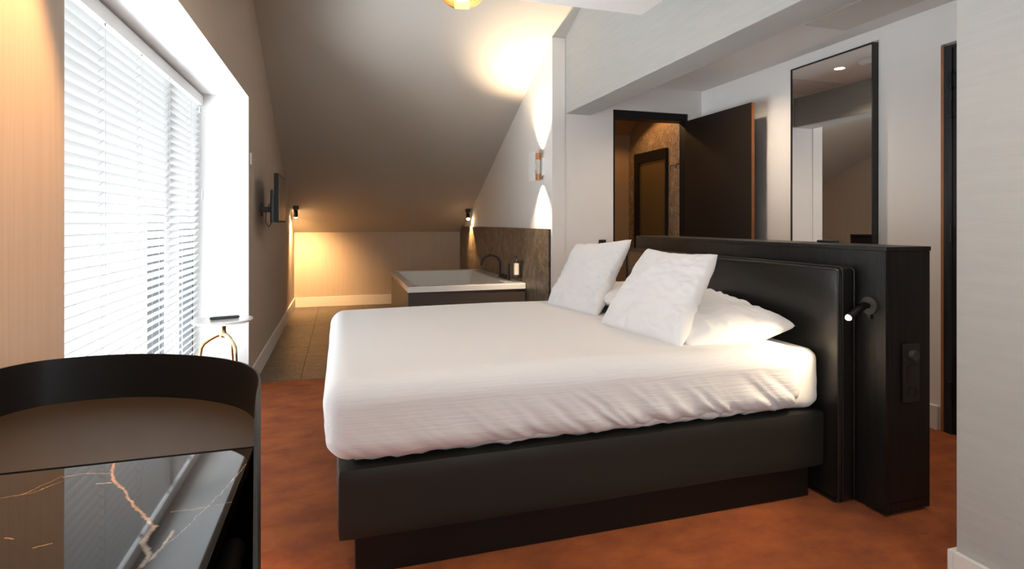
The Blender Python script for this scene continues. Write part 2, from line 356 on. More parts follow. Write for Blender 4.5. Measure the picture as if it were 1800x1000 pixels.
# sloping roof side of the ceiling, flat top, lowered flat ceiling over the front of the room
struct(MB().prism([(YT, ZT), (YB + 0.1, zs(YB + 0.1)), (YB + 0.1, zs(YB + 0.1) + 0.1), (YT, ZT + 0.1)], 'x', XL, XB + 0.23).build('ceiling_slope', M['slope']))
struct(box('ceiling_top', M['slope'], XO, XB + 0.23, -1.8, YT, ZT, ZT + 0.1))
struct(box('ceiling_lowered', M['ceiling'], XL, 1.60, -1.8, 2.765, 2.352, ZT))
struct(box('ceiling_hall', M['ceiling'], 2.14, XR + 0.1, -0.1, YD, 2.45, 2.55))
# stone-side partition wall and the wall with the bathroom opening
struct(MB().prism([(YD, 0), (YB + 0.1, 0), (YB + 0.1, zs(YB + 0.1)), (YD, zs(YD))], 'x', XS, XS + 0.12).build('wall_bathroom_side', M['white_wall']))
mb = MB(); mb.box(XS + 0.12, 2.373, YD, YD + 0.12, 0, 2.83); mb.box(2.373, 3.16, YD, YD + 0.12, 2.228, 2.83); mb.box(3.16, XR, YD, YD + 0.12, 0, 2.83)
struct(mb.build('wall_door_side', M['white_wall']))
struct(box('trim_1', M['white_wall'], XS, XS + 0.12, YD - 0.004, YD, 0, 2.826))
# beam over the partition, right wall and hallway
struct(MB().box(XB, 2.14, 1.31, YD, 2.16, ZT, 0.006).build('beam', M['near_wall']))
struct(box('wall_near_right', M['near_wall'], XB, 2.14, -1.8, 1.31, 0, ZT))
mb = MB(); mb.box(XR, XR + 0.12, 2.362, YD + 0.12, 0, 2.55); mb.box(XR, XR + 0.12, 1.40, 2.362, 2.222, 2.55); mb.box(XR, XR + 0.12, -0.1, 1.40, 0, 2.55)
struct(mb.build('wall_right', M['white_wall']))
struct(box('wall_hall_end', M['white_wall'], 2.14, XR, -0.1, 0.0, 0, 2.45))
mb = MB(); mb.box(XO, 0.1, -1.92, -1.8, 0, ZT); mb.box(1.4, 2.14, -1.92, -1.8, 0, ZT); mb.box(0.1, 1.4, -1.92, -1.8, 0, 0.8); mb.box(0.1, 1.4, -1.92, -1.8, 2.1, ZT)
struct(mb.build('wall_rear', M['near_wall']))
mb = MB(); mb.box(0.1, 1.4, -1.90, -1.85, 0.8, 0.85); mb.box(0.1, 1.4, -1.90, -1.85, 2.05, 2.1); mb.box(0.1, 0.15, -1.90, -1.85, 0.85, 2.05); mb.box(1.35, 1.4, -1.90, -1.85, 0.85, 2.05)
w3 = struct(mb.build('added_fill_window', M['frame_dark'])); box('window_pane', M['glass'], 0.15, 1.35, -1.88, -1.875, 0.85, 2.05, parent=w3)  # unseen window added in the rear wall to let fill light in
# bathroom shell
struct(box('wall_bathroom_left', M['bath_wall'], 2.20, 2.26, YD + 0.12, 5.80, 0, 2.45))
struct(box('wall_bathroom_far', M['bath_wall'], 2.20, 3.2, 5.72, 5.80, 0, 2.45))
struct(box('wall_bathroom_right', M['bath_wall'], 3.16, 3.25, YD + 0.12, 5.80, 0, 2.45))
struct(MB().prism([(YD + 0.12, 0), (5.72, 0), (5.72, 2.02), (5.24, 2.18), (YD + 0.12, 2.17)], 'x', 3.145, 3.16).build('trim_5', M['bath_stone']))
struct(MB().prism([(YD + 0.12, 2.50), (YD + 0.12, 2.44), (5.30, 2.44), (5.80, 2.15), (5.80, 2.50)], 'x', 2.262, 3.144).build('ceiling_bathroom', M['bath_wall']))
# floors
struct(box('floor', M['carpet'], XO, XR + 0.1, -1.9, 4.56, -0.06, 0.0))
tf = struct(box('floor_tiled', M['grout'], XO, XR + 0.1, 4.56, YB + 0.1, -0.06, -0.004))
cols = [XL + 0.002, -0.29, 0.31, 0.91, 1.51, XS - 0.002]; rows = [4.562, 5.76, 6.96, 8.16, YB - 0.002]
for i in range(5):
    for j in range(4):
        x0, x1, y0, y1 = cols[i] + 0.0025, cols[i + 1] - 0.0025, rows[j] + 0.0025, rows[j + 1] - 0.0025
        box('tile', M['tile'], x0, x1, y0, y1, -0.004, 0.0, parent=tf)
for i in range(2):
    box('tile', M['tile'], 2.262 + 0.44 * i, 2.698 + 0.44 * i, 4.562, 5.71, -0.004, 0.0, parent=tf)
# baseboards
def skirt(name, x0, x1, y0, y1): return struct(MB().box(x0, x1, y0, y1, 0, 0.14, 0.003).build(name, M['skirting'], smooth=True))
skirt('baseboard_left', XL, XL + 0.016, WY1 + 0.002, YB); skirt('baseboard_back', XL + 0.016, XS, YB - 0.016, YB)
skirt('baseboard_right', XR - 0.018, XR, 2.372, YD); skirt('baseboard_near', XB - 0.018, XB, -1.7, 1.31); skirt('baseboard_near_end', XB - 0.018, 2.14, 1.31, 1.328)
skirt('baseboard_door', XS, 2.36, YD - 0.018, YD - 0.004)
# stone cladding panels beside the bath
cl = struct(MB().prism([(YD + 0.03, 0), (YB, 0), (YB, 1.045), (YB - 0.16, 1.127), (YD + 0.03, 1.14)], 'x', XS - 0.012, XS).build('trim_2', M['grout']))
for y0, y1 in ((4.632, 5.86), (5.862, 7.10), (7.102, YB - 0.002)):
    zt = 1.143
    poly = [(y0, 0.0), (y1, 0.0), (y1, zt if y1 < 8 else 1.05), (YB - 0.17, zt), (y0, zt)] if y1 > 8 else [(y0, 0), (y1, 0), (y1, zt), (y0, zt)]
    MB().prism(poly, 'x', XS - 0.022, XS - 0.012).build('stone_panel', M['stone'], parent=cl)

# ---------------------------------------------------------------- tall window and blind
wf = MB()
wf.box(-1.04, -0.97, WY0, WY1, 0.0, 0.05); wf.box(-1.04, -0.97, WY0, WY1, WZ - 0.05, WZ)
wf.box(-1.04, -0.97, WY0, WY0 + 0.06, 0.05, WZ - 0.05); wf.box(-1.04, -0.97, WY1 - 0.07, WY1, 0.05, WZ - 0.05)
win = struct(wf.build('window_1', M['frame_dark']))
for a, b in ((3.62, 3.675),): box('mullion', M['frame_dark'], -1.04, -0.97, a, b, 0.05, WZ - 0.05, parent=win)
box('window_pane', M['glass'], -1.012, -1.006, WY0 + 0.06, 3.60, 0.05, WZ - 0.05, parent=win)
box('window_pane', M['glass'], -1.012, -1.006, 3.68, WY1 - 0.07, 0.05, WZ - 0.05, parent=win)
w2 = MB(); w2.box(-1.04, -0.97, RY0, RY1, RZ0, RZ0 + 0.05); w2.box(-1.04, -0.97, RY0, RY1, RZ1 - 0.05, RZ1); w2.box(-1.04, -0.97, RY0, RY0 + 0.05, RZ0, RZ1); w2.box(-1.04, -0.97, RY1 - 0.05, RY1, RZ0, RZ1)
w2o = struct(w2.build('window_2', M['frame_dark'])); box('window_pane', M['glass'], -1.05, -1.045, RY0, RY1, RZ0, RZ1, parent=w2o)

bl = thing('venetian_blind', (-0.93, 2.95, 0), 'white wooden venetian blind hanging in the tall window opening', 'blind')
MB().box(-0.962, -0.905, WY0 + 0.01, WY1 - 0.012, 2.008, 2.073, 0.002).build('headrail', M['slat'], bl, smooth=True)
MB().box(-0.957, -0.917, WY0 + 0.02, WY1 - 0.02, 0.012, 0.030, 0.003).build('bottom_rail', M['slat'], bl, smooth=True)
sw, ta = 0.050, math.radians(-48); y0, y1 = WY0 + 0.02, WY1 - 0.03
# one slightly crowned slat, room edge low
sv = []; sf = []
nseg = 6
for side, yy in ((0, y0), (1, y1)):
    for t in range(nseg + 1):
        a = -0.5 + t / nseg; crown = 0.0022 * (1 - (2 * a) ** 2)
        for th in (0.0015, -0.0015):
            lx = a * sw; lz = crown + th
            sv.append((lx * math.cos(ta) + lz * math.sin(ta), yy, -lx * math.sin(ta) + lz * math.cos(ta)))
n1 = 2 * (nseg + 1)
for t in range(nseg):
    i = 2 * t; sf.append((i, i + 2, n1 + i + 2, n1 + i)); sf.append((i + 1, n1 + i + 1, n1 + i + 3, i + 3)); sf.append((i, i + 1, i + 3, i + 2)); sf.append((n1 + i, n1 + i + 2, n1 + i + 3, n1 + i + 1))
sf.append((0, n1, n1 + 1, 1)); sf.append((n1 - 2, n1 - 1, 2 * n1 - 1, 2 * n1 - 2))
me = bpy.data.meshes.new('slat'); me.from_pydata(sv, [], sf); me.materials.append(M['slat_thin'])
for i in range(47):
    o = bpy.data.objects.new('slat', me); C.objects.link(o); o.parent = bl; o.matrix_parent_inverse = Matrix.Translation(-bl.location)
    o.location = (-0.937, 0, 0.045 + i * 0.042)
for yc in (1.80, 2.235, 2.66, 3.10, 3.555, 4.03):
    m_ = MB()
    for xx in (-0.963, -0.911): m_.cyl((xx, yc, 0.03), (xx, yc, 2.01), 0.0009, seg=5)
    for i in range(47):
        z = 0.045 + i * 0.042; m_.cyl((-0.958, yc, z - 0.0175), (-0.914, yc, z + 0.0205), 0.0008, seg=4)
    m_.box(-0.958, -0.912, yc - 0.008, yc + 0.008, 1.998, 2.008)
    m_.build('ladder_cord', M['cord'], bl)
m_ = MB(); m_.cyl((-0.898, 4.20, 2.01), (-0.898, 4.20, 1.975), 0.0012, seg=6); m_.cyl((-0.898, 4.20, 1.975), (-0.898, 4.20, 1.945), 0.004, 0.009, seg=12); m_.cyl((-0.898, 4.20, 1.945), (-0.898, 4.20, 1.938), 0.009, 0.010, seg=12)
m_.build('cord_tassel', M['cord'], bl, smooth=True)
m_ = MB(); m_.cyl((-0.897, 4.265, 2.01), (-0.897, 4.265, 1.42), 0.0010, seg=6); m_.cyl((-0.897, 4.265, 1.42), (-0.897, 4.265, 1.36), 0.004, 0.004, seg=10)
m_.build('tilt_cord', M['cord'], bl, smooth=True)

# small white sensor on the wall by the reveal
tag(MB().box(XL, XL + 0.012, 4.385, 4.43, 1.615, 1.70, 0.003).build('wall_sensor', M['white_plastic'], smooth=True), 'small white plastic wall sensor beside the window opening', 'sensor')

# ---------------------------------------------------------------- television on its swing arm
tv = thing('television', (-0.47, 4.9, 1.2), 'black flat television hung on the left wall', 'television')
MB().box(-0.485, -0.452, 4.63, 5.19, 1.20, 1.578, 0.004).build('casing', M['black_matte'], tv, smooth=True)
box('screen', M['screen'], -0.452, -0.449, 4.642, 5.178, 1.214, 1.568, parent=tv)
MB().box(-0.515, -0.485, 4.70, 5.12, 1.205, 1.42, 0.006).build('rear_housing', M['black_plastic'], tv, smooth=True)
MB().box(-0.4485, -0.4475, 4.89, 4.93, 1.203, 1.208).build('logo_strip', M['cord'], tv)
br = thing('television_bracket', (-0.56, 4.9, 1.2), 'black metal swing-arm bracket holding the television', 'bracket')
m_ = MB(); m_.box(XL, XL + 0.012, 4.99, 5.09, 1.25, 1.36, 0.002); m_.build('wall_plate', M['black'], br, smooth=True)
MB().box(-0.608, -0.528, 4.85, 5.06, 1.285, 1.325, 0.004).build('arm', M['black'], br, smooth=True)
MB().box(-0.530, -0.516, 4.80, 4.86, 1.20, 1.46, 0.002).build('mounting_plate', M['black'], br, smooth=True)
MB().tube([(-0.535, 4.80, 1.35), (-0.56, 4.80, 1.28), (-0.565, 4.81, 1.20), (-0.545, 4.84, 1.165), (-0.53, 4.86, 1.19), (-0.52, 4.87, 1.23)], 0.003, 8).build('cable', M['black'], br, smooth=True)

# ---------------------------------------------------------------- ceiling spots near the bath
def ceiling_spot(px, py, aim, label, energy, ang, beam=None):
    pz = zs(py); t = thing('spotlight', (px, py, pz), label, 'spotlight')
    MB().cyl((px, py, pz + 0.004), (px, py, pz - 0.045), 0.034, seg=28).build('mount', M['black'], t, smooth=True)
    a = Vector(aim).normalized(); j = Vector((px, py, pz - 0.06)); c0 = j + a * -0.02 + Vector((0.0, 0, -0.015)); c1 = c0 + a * 0.085
    MB().cyl((px, py, pz - 0.045), j, 0.008, seg=12).build('joint', M['black'], t, smooth=True)
    m_ = MB(); m_.cyl(c0, c1, 0.026, seg=28, caps=True); hd = m_.build('lamp_head', M['black'], t, smooth=True)
    MB().sphere(c1, 0.0235, 20, 12).build('lens', M['lamp_glow'], t)
    spot('spot_beam', c1 + a * 0.027, beam or a, energy, ang, WARM, 1.0 if not beam else 0.6, 0.012)
ceiling_spot(-0.545, 7.69, (-0.03, 0.50, -0.85), 'black ceiling spotlight in the corner above the lit back wall', 150, 125)
ceiling_spot(1.722, 7.74, (-0.02, -0.45, -0.89), 'lit black ceiling spotlight above the far end of the bath', 130, 78, (0.12, -0.12, -1))

# up-and-down sconce
sc = thing('wall_sconce', (XS, 4.82, 1.71), 'white and copper up-and-down wall lamp on the white wall above the bath', 'lamp')
MB().box(XS - 0.020, XS, 4.79, 4.86, 1.63, 1.79, 0.002).build('back_plate', M['white_plastic'], sc, smooth=True)
m_ = MB(); m_.cyl((XS - 0.045, 4.835, 1.585), (XS - 0.045, 4.835, 1.645), 0.022, seg=24); m_.build('copper_cup', M['copper'], sc, smooth=True)
m_ = MB(); m_.cyl((XS - 0.045, 4.835, 1.775), (XS - 0.045, 4.835, 1.835), 0.022, seg=24); m_.build('copper_cup', M['copper'], sc, smooth=True)
MB().cyl((XS - 0.045, 4.835, 1.645), (XS - 0.045, 4.835, 1.775), 0.020, seg=24).build('tube', M['white_plastic'], sc, smooth=True)
MB().box(XS - 0.115, XS - 0.100, 4.77, 4.90, 1.575, 1.845, 0.003).build('front_plate', M['white_plastic'], sc, smooth=True)
MB().box(XS - 0.100, XS - 0.06, 4.825, 4.845, 1.68, 1.74).build('spacer', M['white_plastic'], sc)
spot('sconce_up', (XS - 0.045, 4.835, 1.842), (0.02, 0.0, 1), 115, 100, (1, 0.76, 0.50), 1.0, 0.012)
spot('sconce_down', (XS - 0.045, 4.835, 1.578), (0.02, 0.0, -1), 85, 95, (1, 0.80, 0.58), 1.0, 0.012)

# ---------------------------------------------------------------- bath with its fittings
bt = thing('bathtub', (1.18, 6.15, 0), 'white inset bathtub in a brown-grey box against the stone cladding', 'bathtub')
BX0, BX1, BY0, BY1 = 0.60, 1.752, 5.25, 7.08
box('front_panel', M['bath_side'], BX0 + 0.02, BX1 - 0.004, BY0 + 0.012, BY0 + 0.03, 0.0, 0.545, parent=bt)
box('side_panel', M['bath_side'], BX0 + 0.006, BX0 + 0.02, BY0 + 0.012, BY1 - 0.01, 0.0, 0.545, parent=bt)
box('rear_panel', M['bath_side'], BX0 + 0.02, BX1 - 0.004, BY1 - 0.03, BY1 - 0.012, 0.0, 0.545, parent=bt)
# rim and basin as one shell
def rrect(x0, x1, y0, y1, r, z, n=6):
    out = []
    for cx, cy, a0 in ((x1 - r, y1 - r, 0), (x0 + r, y1 - r, 90), (x0 + r, y0 + r, 180), (x1 - r, y0 + r, 270)):
        for k in range(n + 1):
            a = math.radians(a0 + 90 * k / n); out.append((cx + r * math.cos(a), cy + r * math.sin(a), z))
    return out
rings = [rrect(BX0, BX1, BY0, BY1, 0.006, 0.548), rrect(BX0, BX1, BY0, BY1, 0.006, 0.596), rrect(BX0 + 0.004, BX1 - 0.004, BY0 + 0.004, BY1 - 0.004, 0.006, 0.600),
         rrect(BX0 + 0.075, BX1 - 0.15, BY0 + 0.075, BY1 - 0.10, 0.06, 0.600), rrect(BX0 + 0.085, BX1 - 0.16, BY0 + 0.085, BY1 - 0.11, 0.06, 0.592),
         rrect(BX0 + 0.12, BX1 - 0.21, BY0 + 0.13, BY1 - 0.17, 0.08, 0.35), rrect(BX0 + 0.17, BX1 - 0.25, BY0 + 0.18, BY1 - 0.22, 0.08, 0.20), rrect(BX0 + 0.25, BX1 - 0.33, BY0 + 0.28, BY1 - 0.32, 0.06, 0.17)]
V = [p for r in rings for p in r]; n = len(rings[0]); F = []
for i in range(len(rings) - 1):
    for k in range(n): F.append((i * n + k, i * n + (k + 1) % n, (i + 1) * n + (k + 1) % n, (i + 1) * n + k))
F.append(tuple((len(rings) - 1) * n + k for k in range(n)))
bs = mesh_obj('basin', V, F, M['acrylic'], bt, smooth=True); bs.data.set_sharp_from_angle(angle=math.radians(35))
MB().cyl((BX0 + 0.093, 5.72, 0.545), (BX0 + 0.105, 5.72, 0.548), 0.018, seg=20).build('overflow', M['black'], bt, smooth=True)
tp = thing('bath_mixer', (1.68, 5.8, 0.60), 'black curved bath tap with two knobs on the bath rim', 'tap')
fy = 5.93
pts = [(1.68, fy, 0.60), (1.68, fy, 0.72)] + [(1.58 + 0.10 * math.cos(a), fy - 0.0 + 0.02 * (1 - math.cos(a)), 0.745 + 0.095 * math.sin(a)) for a in [PI * k / 14 for k in range(15)]]
pts.append((1.478, fy + 0.042, 0.735))
MB().tube(pts, 0.0115, 14).build('spout', M['black'], tp, smooth=True)
MB().cyl((1.68, fy, 0.600), (1.68, fy, 0.606), 0.024, seg=24).build('base_ring', M['black'], tp, smooth=True)
for yy in (5.83, 5.72):
    MB().cyl((1.68, yy, 0.600), (1.68, yy, 0.606), 0.024, seg=24).cyl((1.68, yy, 0.606), (1.68, yy, 0.645), 0.019, seg=24).build('knob', M['black'], tp, smooth=True)
hs = thing('hand_shower', (1.68, 5.60, 0.60), 'slim black hand shower standing upright on the bath rim', 'shower')
MB().cyl((1.68, 5.60, 0.600), (1.68, 5.60, 0.612), 0.022, seg=24).build('holder', M['black'], hs, smooth=True)
MB().cyl((1.68, 5.60, 0.612), (1.68, 5.60, 0.775), 0.0125, seg=20).build('handle', M['black'], hs, smooth=True)
sp = thing('soap_dispenser', (1.745, 5.40, 0.65), 'pump soap bottle with cream label in a black holder on the stone', 'dispenser')
sx, sy = 1.705, 5.41
MB().cyl((sx, sy, 0.672), (sx, sy, 0.79), 0.027, seg=28).build('label_band', M['soap_label'], sp, smooth=True)
MB().lathe([(0, 0.650), (0.0275, 0.650), (0.0275, 0.672), (0.0268, 0.672), (0.0268, 0.79), (0.0275, 0.79), (0.0275, 0.805), (0.014, 0.818), (0.011, 0.832), (0, 0.832)], (sx, sy, 0), 28).build('bottle', M['black_plastic'], sp, smooth=True)
MB().cyl((sx, sy, 0.83), (sx, sy, 0.858), 0.005, seg=10).box(sx - 0.03, sx + 0.008, sy - 0.007, sy + 0.007, 0.855, 0.865, 0.002).build('pump', M['black_plastic'], sp, smooth=True)
MB().box(XS - 0.034, XS - 0.022, sy - 0.045, sy - 0.015, 0.645, 0.82, 0.002).box(sx, XS - 0.024, sy - 0.03, sy + 0.03, 0.642, 0.65, 0.002).build('holder', M['black'], sp, smooth=True)

# ---------------------------------------------------------------- bathroom opening: door frame, open leaf, stone niche, hooks
m_ = MB(); m_.box(2.373, 2.388, 4.598, 4.75, 0, 2.225); m_.box(3.145, 3.16, 4.598, 4.72, 0, 2.16); m_.box(2.388, 3.145, 4.598, 4.72, 2.155, 2.225)
struct(m_.build('trim_3', M['black_matte']))
dr = thing('door_2', (3.14, 4.59, 0), '', 'door'); del dr['label']; del dr['category']; struct(dr)
MB().box(3.122, 3.15, 3.695, 4.592, 0.008, 2.155).build('door_leaf', [M['leaf'], M['oak']], dr, matfn=lambda p: 1 if p.normal.y < -0.9 else 0)
for zz in (0.3, 1.1, 1.9): MB().cyl((3.155, 4.592, zz), (3.155, 4.592, zz + 0.09), 0.006, seg=10).build('hinge', M['black'], dr, smooth=True)
nf = MB(); nx = 3.145
nf.box(nx - 0.03, nx, 5.46, 5.545, 0, 1.95); nf.box(nx - 0.03, nx, 4.912, 5.46, 1.845, 1.95); nf.box(nx - 0.03, nx, 4.912, 4.925, 0, 1.845)
struct(nf.build('trim_4', M['black_matte']))
struct(box('door_3', M['niche'], nx - 0.008, nx - 0.002, 4.925, 5.46, 0.0, 1.845))
for yy, zz in ((4.80, 1.76), (4.70, 1.765)):
    MB().tube([(nx, yy, zz), (nx - 0.04, yy, zz), (nx - 0.045, yy, zz - 0.005), (nx - 0.052, yy, zz - 0.045)], 0.0045, 8).build('wall_hook', M['black'], smooth=True)
hooks = [o for o in C.objects if o.name.startswith('wall_hook')]
tag(hooks[0], 'black coat hook on the speckled stone, farther from the bathroom door', 'hook', 'coat hooks on the stone wall')
tag(hooks[1], 'black coat hook on the speckled stone, nearest the open door', 'hook', 'coat hooks on the stone wall')
spot('bathroom_light', (2.74, 5.10, 2.40), (0.05, -0.15, -1), 15, 142, WARM, 0.3, 0.025)
# black switch by the opening
ss = thing('wall_switch', (2.26, YD, 1.0), 'small black wall switch beside the bathroom opening', 'switch')
MB().box(2.225, 2.295, YD - 0.014, YD - 0.004, 0.965, 1.045, 0.003).build('plate', M['black_plastic'], ss, smooth=True)
MB().box(2.236, 2.284, YD - 0.019, YD - 0.014, 0.978, 1.032, 0.002).build('rocker', M['black_plastic'], ss, smooth=True)

# ---------------------------------------------------------------- mirror, hallway ceiling fittings, closed door
mr = thing('wall_mirror', (XR, 3.09, 0.5), 'tall black-framed mirror on the white hallway wall', 'mirror')
my0, my1, mz0, mz1 = 2.755, 3.444, 0.55, 2.358; t_ = 0.010
m_ = MB()
m_.box(XR - 0.045, XR, my0, my0 + t_, mz0, mz1); m_.box(XR - 0.045, XR, my1 - t_, my1, mz0, mz1)
m_.box(XR - 0.045, XR, my0 + t_, my1 - t_, mz0, mz0 + t_); m_.box(XR - 0.045, XR, my0 + t_, my1 - t_, mz1 - t_, mz1)
m_.build('frame', M['black'], mr)
box('mirror_glass', M['mirror'], XR - 0.040, XR - 0.036, my0 + t_, my1 - t_, mz0 + t_, mz1 - t_, parent=mr)
dl = thing('downlight', (2.67, 3.565, 2.45), 'small round recessed downlight in the hallway ceiling', 'downlight')
MB().lathe([(0.036, -0.002), (0.048, -0.005), (0.05, 0.0), (0.036, 0.0)], (2.67, 3.565, 2.45), 32).build('ring', M['white_plastic'], dl, smooth=True)
MB().cyl((2.67, 3.565, 2.447), (2.67, 3.565, 2.449), 0.036, seg=28).build('lens', M['down_glow'], dl)
spot('hall_downlight', (2.67, 3.565, 2.44), (0, 0, -1), 46, 150, (1, 0.78, 0.58), 0.8, 0.03)
spot('hall_downlight_near', (2.75, 1.3, 2.43), (0, 0, -1), 16, 140, (1, 0.84, 0.68), 0.8, 0.03)
vt = thing('ceiling_vent', (2.63, 3.32, 2.45), 'round white ceiling vent beside the hallway downlight', 'vent')
MB().lathe([(0, -0.03), (0.05, -0.03), (0.065, -0.022), (0.085, -0.008), (0.09, 0.0)], (2.63, 3.32, 2.45), 32).build('cover', M['white_plastic'], vt, smooth=True)
m_ = MB()
for k in range(-3, 4): 
    l = math.sqrt(0.045 ** 2 - (k * 0.012) ** 2); m_.box(2.63 + k * 0.012 - 0.002, 2.63 + k * 0.012 + 0.002, 3.32 - l, 3.32 + l, 2.416, 2.421)
m_.build('grille_bars', M['cord'], vt)
tag(MB().box(2.79, 3.13, 1.9, 2.84, 2.442, 2.45, 0.002).build('ceiling_grille', M['paint_grille']), 'flat perforated ceiling grille above the gap beside the mirror', 'grille')
tag(MB().box(2.20, 2.76, 3.95, 4.40, 2.446, 2.45, 0.001).build('access_hatch', M['paint_grille']), 'grey square ceiling hatch seen in the mirror near the beam', 'hatch')

d1 = struct(MB().box(XR + 0.006, XR + 0.05, 1.40, 2.300, 0.004, 2.19).build('door_1', M['door_wood']))
m_ = MB(); m_.box(XR - 0.004, XR + 0.1, 2.300, 2.345, 0, 2.205); m_.box(XR - 0.004, XR + 0.1, 1.40, 2.300, 2.19, 2.205)
m_.build('door_frame', M['door_wood'], d1)
MB().box(XR - 0.003, XR + 0.1, 2.345, 2.362, 0, 2.215).build('oak_lining', M['oak'], d1)
for zz in (1.95, 1.79, 1.09, 0.20):
    h = MB(); h.cyl((XR - 0.012, 2.300, zz), (XR - 0.012, 2.300, zz + 0.10), 0.009, seg=12); h.cyl((XR - 0.012, 2.300, zz + 0.022), (XR - 0.012, 2.300, zz + 0.026), 0.011, seg=12); h.box(XR - 0.008, XR - 0.004, 2.275, 2.325, zz + 0.01, zz + 0.09)
    h.build('hinge', M['black'], d1, smooth=True)

# ---------------------------------------------------------------- half-height partition behind the bed
pt = thing('partition', (2.24, 2.75, 0), 'half-height black ash partition with a flat top behind the headboard', 'partition')
PX0, PX1, PY0, PY1, PZ = 2.118, 2.361, 1.73, 3.74, 1.10
MB().box(PX0, PX0 + 0.018, PY0 + 0.001, PY1, 0.012, PZ - 0.018, 0.001).build('front_panel', M['wood'], pt)
MB().box(PX1 - 0.018, PX1, PY0 + 0.001, PY1, 0.012, PZ - 0.018, 0.001).build('rear_panel', M['wood'], pt)
MB().box(PX0 + 0.0185, PX1 - 0.0185, PY0, PY0 + 0.018, 0.055, PZ - 0.018, 0.001).build('end_panel', M['wood'], pt)
MB().box(PX0 + 0.0185, PX1 - 0.0185, PY1 - 0.018, PY1, 0.012, PZ - 0.018, 0.001).build('end_panel', M['wood'], pt)
MB().box(PX0 + 0.0185, PX1 - 0.0185, PY0 + 0.002, PY0 + 0.02, 0.014, 0.052, 0.001).build('end_kickboard', M['wood'], pt)
MB().box(PX0 - 0.0005, PX1 + 0.002, PY0 - 0.003, PY1 + 0.002, PZ - 0.0175, PZ, 0.0015).build('top_panel', M['wood'], pt, smooth=True)
MB().box(PX0 + 0.02, PX1 - 0.03, PY0 + 0.03, PY1 - 0.03, 0.0, 0.014).build('plinth', M['black'], pt)
tag(MB().box(2.305, 2.375 - 0.02, 2.17, 2.26, PZ, PZ + 0.012, 0.004).build('phone', M['black_plastic'], smooth=True), 'thin black device lying on the partition top below the mirror', 'device')

sk = thing('socket_panel', (2.25, PY0, 0.58), 'black triple panel with dimmer, switch and socket on the partition end', 'socket')
px0, px1, pz0, pz1 = 2.203, 2.290, 0.462, 0.700
MB().box(px0, px1, PY0 - 0.010, PY0, pz0, pz1, 0.003).build('plate', M['black_plastic'], sk, smooth=True)
MB().box(px0 + 0.014, px1 - 0.014, PY0 - 0.013, PY0 - 0.010, 0.548, 0.612, 0.002).build('rocker', M['black_plastic'], sk, smooth=True)
MB().cyl((2.2465, PY0 - 0.030, 0.655), (2.2465, PY0 - 0.010, 0.655), 0.019, 0.021, seg=28).build('dimmer_knob', M['grey_rubber'], sk, smooth=True)
mb_ = MB()
b = bmesh.new()
prof = [(0.026, 0.000), (0.026, 0.003), (0.020, 0.003), (0.019, -0.009), (0.0, -0.009)]
rr = []
for r, d in prof:
    rr.append([b.verts.new((2.2465 + r * math.cos(2 * PI * k / 28), PY0 - 0.0101 - d, 0.503 + r * math.sin(2 * PI * k / 28))) for k in range(28)] if r > 0 else [b.verts.new((2.2465, PY0 - 0.0101 - d, 0.503))])
for A, B in zip(rr, rr[1:]):
    for k in range(28):
        if len(B) > 1: b.faces.new((A[k], A[(k + 1) % 28], B[(k + 1) % 28], B[k]))
        else: b.faces.new((A[k], A[(k + 1) % 28], B[0]))
mb_.add(b); mb_.build('socket_well', M['black'], sk, smooth=True)

# reading lamp
rl = thing('reading_lamp', (PX0, 1.80, 0.855), 'black reading lamp with a lit round head on the partition, right of the headboard', 'lamp')
MB().cyl((PX0, 1.80, 0.853), (PX0 - 0.012, 1.80, 0.853), 0.037, seg=36).build('rosette', M['grey_rubber'], rl, smooth=True)
MB().cyl((PX0 - 0.012, 1.80, 0.853), (PX0 - 0.035, 1.80, 0.855), 0.011, seg=16).build('joint', M['black_matte'], rl, smooth=True)
hA = Vector((PX0 - 0.030, 1.80, 0.857)); hB = Vector((1.985, 1.785, 0.812))
MB().cyl(hA, hB, 0.015, 0.015, seg=24).build('lamp_head', M['black_matte'], rl, smooth=True)
ax = (hB - hA).normalized()
MB().sphere(hB + ax * 0.001, 0.0115, 16, 10).build('lens', M['lamp_glow'], rl)
spot('reading_beam', hB + ax * 0.018, (-0.62, 0.42, -0.62), 10, 88, (1, 0.78, 0.50), 0.6, 0.012)
box('cable_cover', M['black'], PX0 - 0.01, PX0, 1.79, 1.805, 0.80, 0.82, parent=rl)

